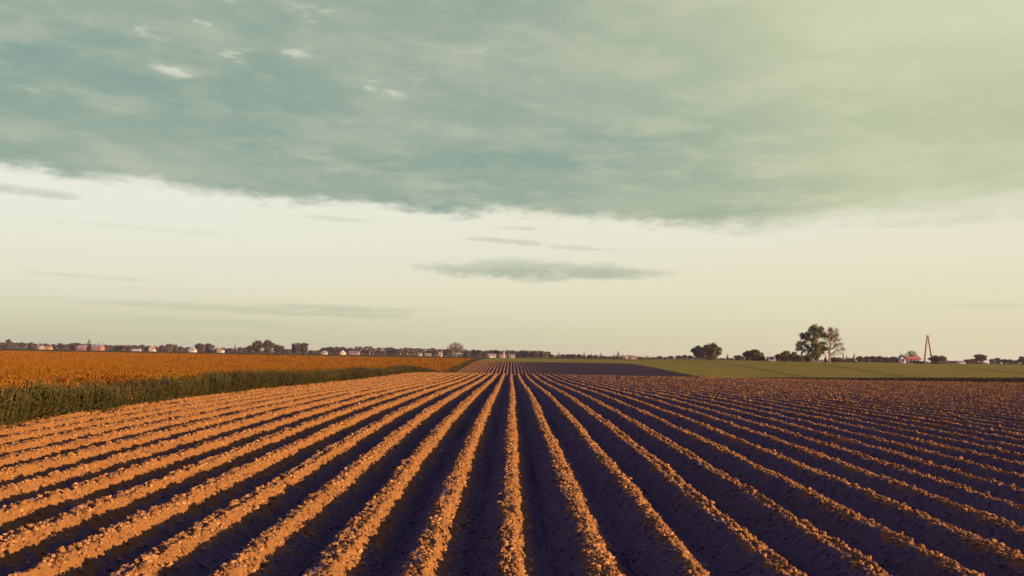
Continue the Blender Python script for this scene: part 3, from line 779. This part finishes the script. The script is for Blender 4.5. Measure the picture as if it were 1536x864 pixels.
house(1441, 546, 560, 5.0, 4, 1.4, .8, 'white', 'pale', 'tiny whitish shed in the far gap right of the A shaped pole', gable_front=False, cat='shed', name='tiny_shed', chimney=False)

# A-shaped concrete power pole
Yp = 330.0
q = at(1392.5, 544, Yp); e = bpy.data.objects.new('power_pole', None); C.objects.link(e); e.location = (q.x, Yp, gnd(q.x, Yp))
zt = at(1392.5, 504.5, Yp).z - e.location.z
for sx in (-1.75, 1.75):
    v, f = tube([(sx, 0, -.3), (sx * .55, 0, zt * .5), (sx * .10, 0, zt)], [.36, .32, .24], 8)
    link('leg', mesh('leg', v, f, M_conc, smooth=True), e)
obj_box('brace', e, M_conc, -.50, .50, -.13, .13, zt * .80, zt * .80 + .34)
obj_box('brace', e, M_conc, -.32, .32, -.13, .13, zt * .90, zt * .90 + .34)
arm = obj_box('crossarm', e, M_metal, -.85, .85, -.09, .09, zt + .05, zt + .23)
for sx in (-.78, 0, .78):
    v, f = tube([(sx, 0, zt + .2), (sx, 0, zt + .42), (sx, 0, zt + .5), (sx, 0, zt + .75)], [.05, .13, .07, .11], 8)
    link('insulator', mesh('insulator', v, f, M_metal, smooth=True), arm)
tag(e, 'tall A shaped concrete power pole standing beside the dome shaped bush', 'power pole')
def pole(px, top, Y, rad, mat, label, nm='utility_pole'):
    q = at(px, top, Y); z0 = gnd(q.x, Y); h = q.z - z0
    e = bpy.data.objects.new(nm, None); C.objects.link(e); e.location = (q.x, Y, z0); tag(e, label, 'pole')
    v, f = tube([(0, 0, -.2), (0, 0, h * .6), (0, 0, h)], [rad, rad * .85, rad * .6], 8); link('shaft', mesh('shaft', v, f, mat, smooth=True), e)
    ar = obj_box('crossarm', e, M_metal, -.7, .7, -.06, .06, h - .5, h - .36)
pole(756, 523.5, 540, .30, M_pole, 'thin pale mast standing between the farm sheds', 'mast')
pole(1482, 538, 400, .17, M_pole, 'thin pale pole at the right foot of the rounded brown tree')
pole(1155, 527.5, 358, .09, M_metal, 'short thin dark pole above the pale roofed barn')
pole(1351, 529, 420, .07, M_metal, 'faint thin dark pole above the white gabled house')
pole(1328, 530, 430, .07, M_metal, 'faint thin dark pole above the brownish hedgerow trees')

# ------------------------------------------------------------------ evening air
v, f = box(-4400, 4400, -300, 4400, -4.5, 24)
hm = bpy.data.materials.new('evening_air'); hm.use_nodes = True; hm.node_tree.nodes.clear()
ht = NT(hm.node_tree); pv = ht.node('ShaderNodeVolumePrincipled'); pv.inputs['Color'].default_value = (.85, .82, .90, 1); pv.inputs['Density'].default_value = .00010; pv.inputs['Anisotropy'].default_value = .2
ho = ht.node('ShaderNodeOutputMaterial'); ht.l.new(pv.outputs[0], ho.inputs['Volume'])
tag(link('haze', mesh('haze', v, f, hm)), 'thin evening haze hanging over the fields', 'haze', kind='stuff')

# ------------------------------------------------------------------ sun
sd = Vector((math.cos(R(SUN_EL)) * math.cos(R(SUN_BACK)), -math.cos(R(SUN_EL)) * math.sin(R(SUN_BACK)), math.sin(R(SUN_EL))))
L = bpy.data.lights.new('sun', 'SUN'); L.energy = 5.0; L.angle = R(.6); L.color = (1.0, .62, .33)
so = bpy.data.objects.new('sun', L); C.objects.link(so)
so.rotation_euler = sd.to_track_quat('Z', 'Y').to_euler(); so.location = (60, -20, 40)

# ------------------------------------------------------------------ sky
W = bpy.data.worlds.new('World'); bpy.context.scene.world = W; W.use_nodes = True
t = NT(W.node_tree); W.node_tree.nodes.clear()
def lin(*c): return tuple(((v / 255 + .055) / 1.055) ** 2.4 if v > 10 else v / 255 / 12.92 for v in c)
def kl(*c): return tuple(v * K for v in lin(*c))
vec = t.node('ShaderNodeTexCoord').outputs['Generated']
sp = t.node('ShaderNodeSeparateXYZ'); t.l.new(vec, sp.inputs[0]); dx, dy, dz = sp.outputs
A = t.m('MULTIPLY', t.m('ARCTAN2', dx, dy), 57.29578)
E = t.m('MULTIPLY', t.m('ARCSINE', dz), 57.29578)
zc = t.m('MAXIMUM', dz, .03)
PL = t.comb(t.m('DIVIDE', dx, zc), t.m('DIVIDE', dy, zc))               # the cloud deck as a flat layer overhead
AE = t.comb(t.m('MULTIPLY', A, .35), E)                                 # stretched sideways
AE2 = t.comb(t.m('MULTIPLY', A, .30), t.m('ADD', E, t.m('MULTIPLY', A, .05)), 3.3)
n_big = t.noise(PL, .55, 3, .5, .2)
n_mid = t.m('ADD', t.m('MULTIPLY', t.noise(PL, 2.6, 5, .6, .1), .45), t.m('MULTIPLY', t.noise(AE2, .42, 6, .58, .1), .55))
PLs = t.comb(t.m('MULTIPLY', t.m('DIVIDE', dx, zc), 1.0), t.m('MULTIPLY', t.m('DIVIDE', dy, zc), 1.0), 4.2)
n_fine = t.m('ADD', t.m('MULTIPLY', t.noise(PLs, 5.5, 5, .6, .1), .5), t.m('MULTIPLY', t.noise(t.comb(t.m('MULTIPLY', A, .45), E, 7.7), .8, 5, .6, .1), .5))
n_edge = t.noise(AE, .55, 6, .62, .4); n_edge2 = t.noise(AE, 1.6, 5, .6)
# clear band: cream, duller towards the horizon, warmer to the right
side = t.step(A, -32, 34)
hor = t.mix(side, kl(196, 197, 166), kl(219, 212, 176)); mid = t.mix(side, kl(230, 228, 204), kl(231, 225, 193)); hi = t.mix(side, kl(237, 237, 221), kl(236, 232, 210))
band = t.mix(t.step(E, -.5, 5.0), hor, mid); band = t.mix(t.step(E, 3.5, 9), band, hi)
# deck colours
rt = t.m('ADD', t.step(A, -2, 31), t.m('MULTIPLY', t.m('SUBTRACT', n_big, .5), .5))
rt = t.m('ADD', rt, t.m('MULTIPLY', t.step(E, 14, 28), t.m('MULTIPLY', t.step(A, 4, 26), .35)), clamp=True)
glow = t.m('MULTIPLY', t.step(E, 11, 26), t.step(A, 8, 34))
dk = t.mix(rt, kl(140, 165, 153), kl(190, 198, 164)); dk = t.mix(glow, dk, kl(216, 220, 184))
lt = t.mix(rt, kl(182, 190, 168), kl(208, 211, 177)); lt = t.mix(glow, lt, kl(221, 223, 190))
dk = t.mix(t.m('MULTIPLY', t.step(n_big, .35, .60), .45), dk, lt)
dk = t.mix(t.m('MULTIPLY', t.step(n_mid, .45, .64), .85), dk, lt)
dk = t.mix(t.m('MULTIPLY', t.step(n_fine, .50, .68), .45), dk, lt)
dk = t.mix(t.m('MULTIPLY', t.step(n_mid, .50, .30), .35), dk, t.mix(glow, t.mix(rt, kl(128, 156, 148), kl(178, 188, 156)), kl(208, 213, 178)))
# few bright gaps towards the upper left
gap = t.m('MULTIPLY', t.step(t.m('ADD', n_fine, t.m('MULTIPLY', n_mid, .6)), .875, 1.01), t.m('MULTIPLY', t.step(A, 10, -18), t.step(E, 14, 19)))
dk = t.mix(t.m('MULTIPLY', gap, .8), dk, kl(226, 226, 206))
# deck lower edge
fc = t.node('ShaderNodeFloatCurve'); cv = fc.mapping.curves[0]
pts = [(0, 250), (200, 268), (350, 295), (520, 302), (700, 320), (850, 321), (1000, 333), (1120, 338), (1250, 322), (1400, 306), (1536, 300)]
ae = [sky_deg(*q) for q in pts]; ae = [(-60, 15)] + ae + [(60, 10)]
while len(cv.points) > 2: cv.points.remove(cv.points[-1])
cv.points[0].location = ((ae[0][0] + 60) / 120, ae[0][1] / 20); cv.points[1].location = ((ae[-1][0] + 60) / 120, ae[-1][1] / 20)
for a_, e_ in ae[1:-1]: cv.points.new((a_ + 60) / 120, e_ / 20)
fc.mapping.update()
t.l.new(t.m('DIVIDE', t.m('ADD', A, 60), 120), fc.inputs['Value'])
edge = t.m('MULTIPLY', fc.outputs[0], 20)
soft = t.m('ADD', .6, t.m('MULTIPLY', t.step(A, 12, 30), 1.3))
dE = t.m('SUBTRACT', E, edge)
dE = t.m('ADD', dE, t.m('ADD', t.m('MULTIPLY', t.m('SUBTRACT', n_edge, .5), 2.4), t.m('MULTIPLY', t.m('SUBTRACT', n_edge2, .5), 1.5)))
mask = t.step(t.m('DIVIDE', dE, soft), -1, 1)
# bright fringe right under the edge
fr = t.m('MULTIPLY', t.step(dE, -1.4, -.4), t.step(n_edge2, .4, .6))
band = t.mix(t.m('MULTIPLY', fr, .5), band, kl(240, 240, 222))
# separate small clouds in the clear band
def puff(px, py, hw, hh, col, op, amp=1.0, tilt=0.0, soft=1.3):
    global band
    a0, e0 = sky_deg(px, py); ra, rh = hw / 21.0, hh / 21.0
    da = t.m('SUBTRACT', A, a0)
    u_ = t.m('POWER', t.m('DIVIDE', t.m('ABSOLUTE', da), ra), 2.0)
    ee = t.m('SUBTRACT', t.m('SUBTRACT', E, e0), t.m('MULTIPLY', da, tilt))
    w_ = t.m('POWER', t.m('DIVIDE', t.m('ABSOLUTE', ee), rh), 2.0)
    f_ = t.m('SUBTRACT', 1, t.m('ADD', u_, w_))
    f_ = t.m('ADD', f_, t.m('MULTIPLY', t.m('SUBTRACT', n_edge2, .5), 2.2 * amp)); f_ = t.m('ADD', f_, t.m('MULTIPLY', t.m('SUBTRACT', n_edge, .5), 2.2 * amp))
    c_ = t.mix(t.m('MULTIPLY', t.step(t.m('ADD', t.m('DIVIDE', ee, rh), t.m('MULTIPLY', t.m('SUBTRACT', n_edge2, .5), 5)), -.4, 1.2), .6), col, kl(212, 214, 192))
    band = t.mix(t.m('MULTIPLY', t.step(f_, -.1, soft), op), band, c_)
puff(800, 405, 165, 20, kl(168, 182, 160), .95, .9, -.012)
puff(915, 410, 130, 10, kl(180, 189, 166), .75, .9, .02)
puff(690, 404, 90, 11, kl(184, 193, 170), .7, 1.1, -.012)
puff(760, 362, 105, 5, kl(196, 200, 176), .7, 1.2, -.05)
puff(505, 328, 70, 5, kl(204, 208, 188), .5, 1.2, -.02)
puff(860, 372, 90, 4, kl(200, 204, 180), .55, 1.2, -.05)
puff(1430, 330, 170, 9, kl(214, 212, 184), .5, 1.0, .01)
puff(250, 345, 160, 6, kl(222, 222, 203), .5, 1.0, -.01)
puff(50, 287, 75, 8, kl(182, 192, 172), .75, .8, -.03)
puff(620, 314, 70, 7, kl(186, 194, 174), .6, 1.2, -.02)
puff(770, 342, 50, 4, kl(196, 201, 178), .6, 1.2, 0)
puff(150, 416, 110, 4, kl(208, 210, 184), .6, 1.0, -.02)
puff(420, 466, 330, 8, kl(190, 195, 166), .65, .8, -.015)
puff(520, 462, 180, 5, kl(180, 187, 160), .5, 1.0, -.015)
puff(330, 484, 200, 8, kl(190, 196, 168), .45, 1.0, -.01)
puff(1480, 458, 90, 4, kl(205, 204, 172), .45, 1.0, -.01)
front = t.mix(mask, band, dk)
# away from the clear band (overhead, behind the camera) the unseen sky is made blue violet to tint the shade
over = t.step(E, 27, 52); behind = t.step(t.m('ABSOLUTE', A), 55, 95)
dusk_fill = (.082 , .080, .255)
DUSK_FILL = tuple(q * 1.0 for q in dusk_fill)
sky = t.mix(t.m('MAXIMUM', over, behind), front, DUSK_FILL)
ns = t.node('ShaderNodeTexSky', sky_type='NISHITA'); ns.sun_disc = False; ns.sun_elevation = R(SUN_EL); ns.sun_rotation = R(90 + SUN_BACK); ns.air_density = 1.2; ns.dust_density = 1.5
b1 = t.node('ShaderNodeBackground'); t.l.new(ns.outputs[0], b1.inputs[0]); b1.inputs[1].default_value = .05
b2 = t.node('ShaderNodeBackground'); t.l.new(sky, b2.inputs[0]); b2.inputs[1].default_value = 1.0
mx = t.node('ShaderNodeMixShader'); mx.inputs[0].default_value = .94
t.l.new(b1.outputs[0], mx.inputs[1]); t.l.new(b2.outputs[0], mx.inputs[2])
wo = t.node('ShaderNodeOutputWorld'); t.l.new(mx.outputs[0], wo.inputs[0])

sc = bpy.context.scene
sc.view_settings.view_transform = 'Standard'; sc.view_settings.look = 'None'
sc.view_settings.exposure = EXPO; sc.view_settings.gamma = 1
sc.cycles.max_bounces = 4; sc.cycles.diffuse_bounces = 3; sc.cycles.use_denoising = True
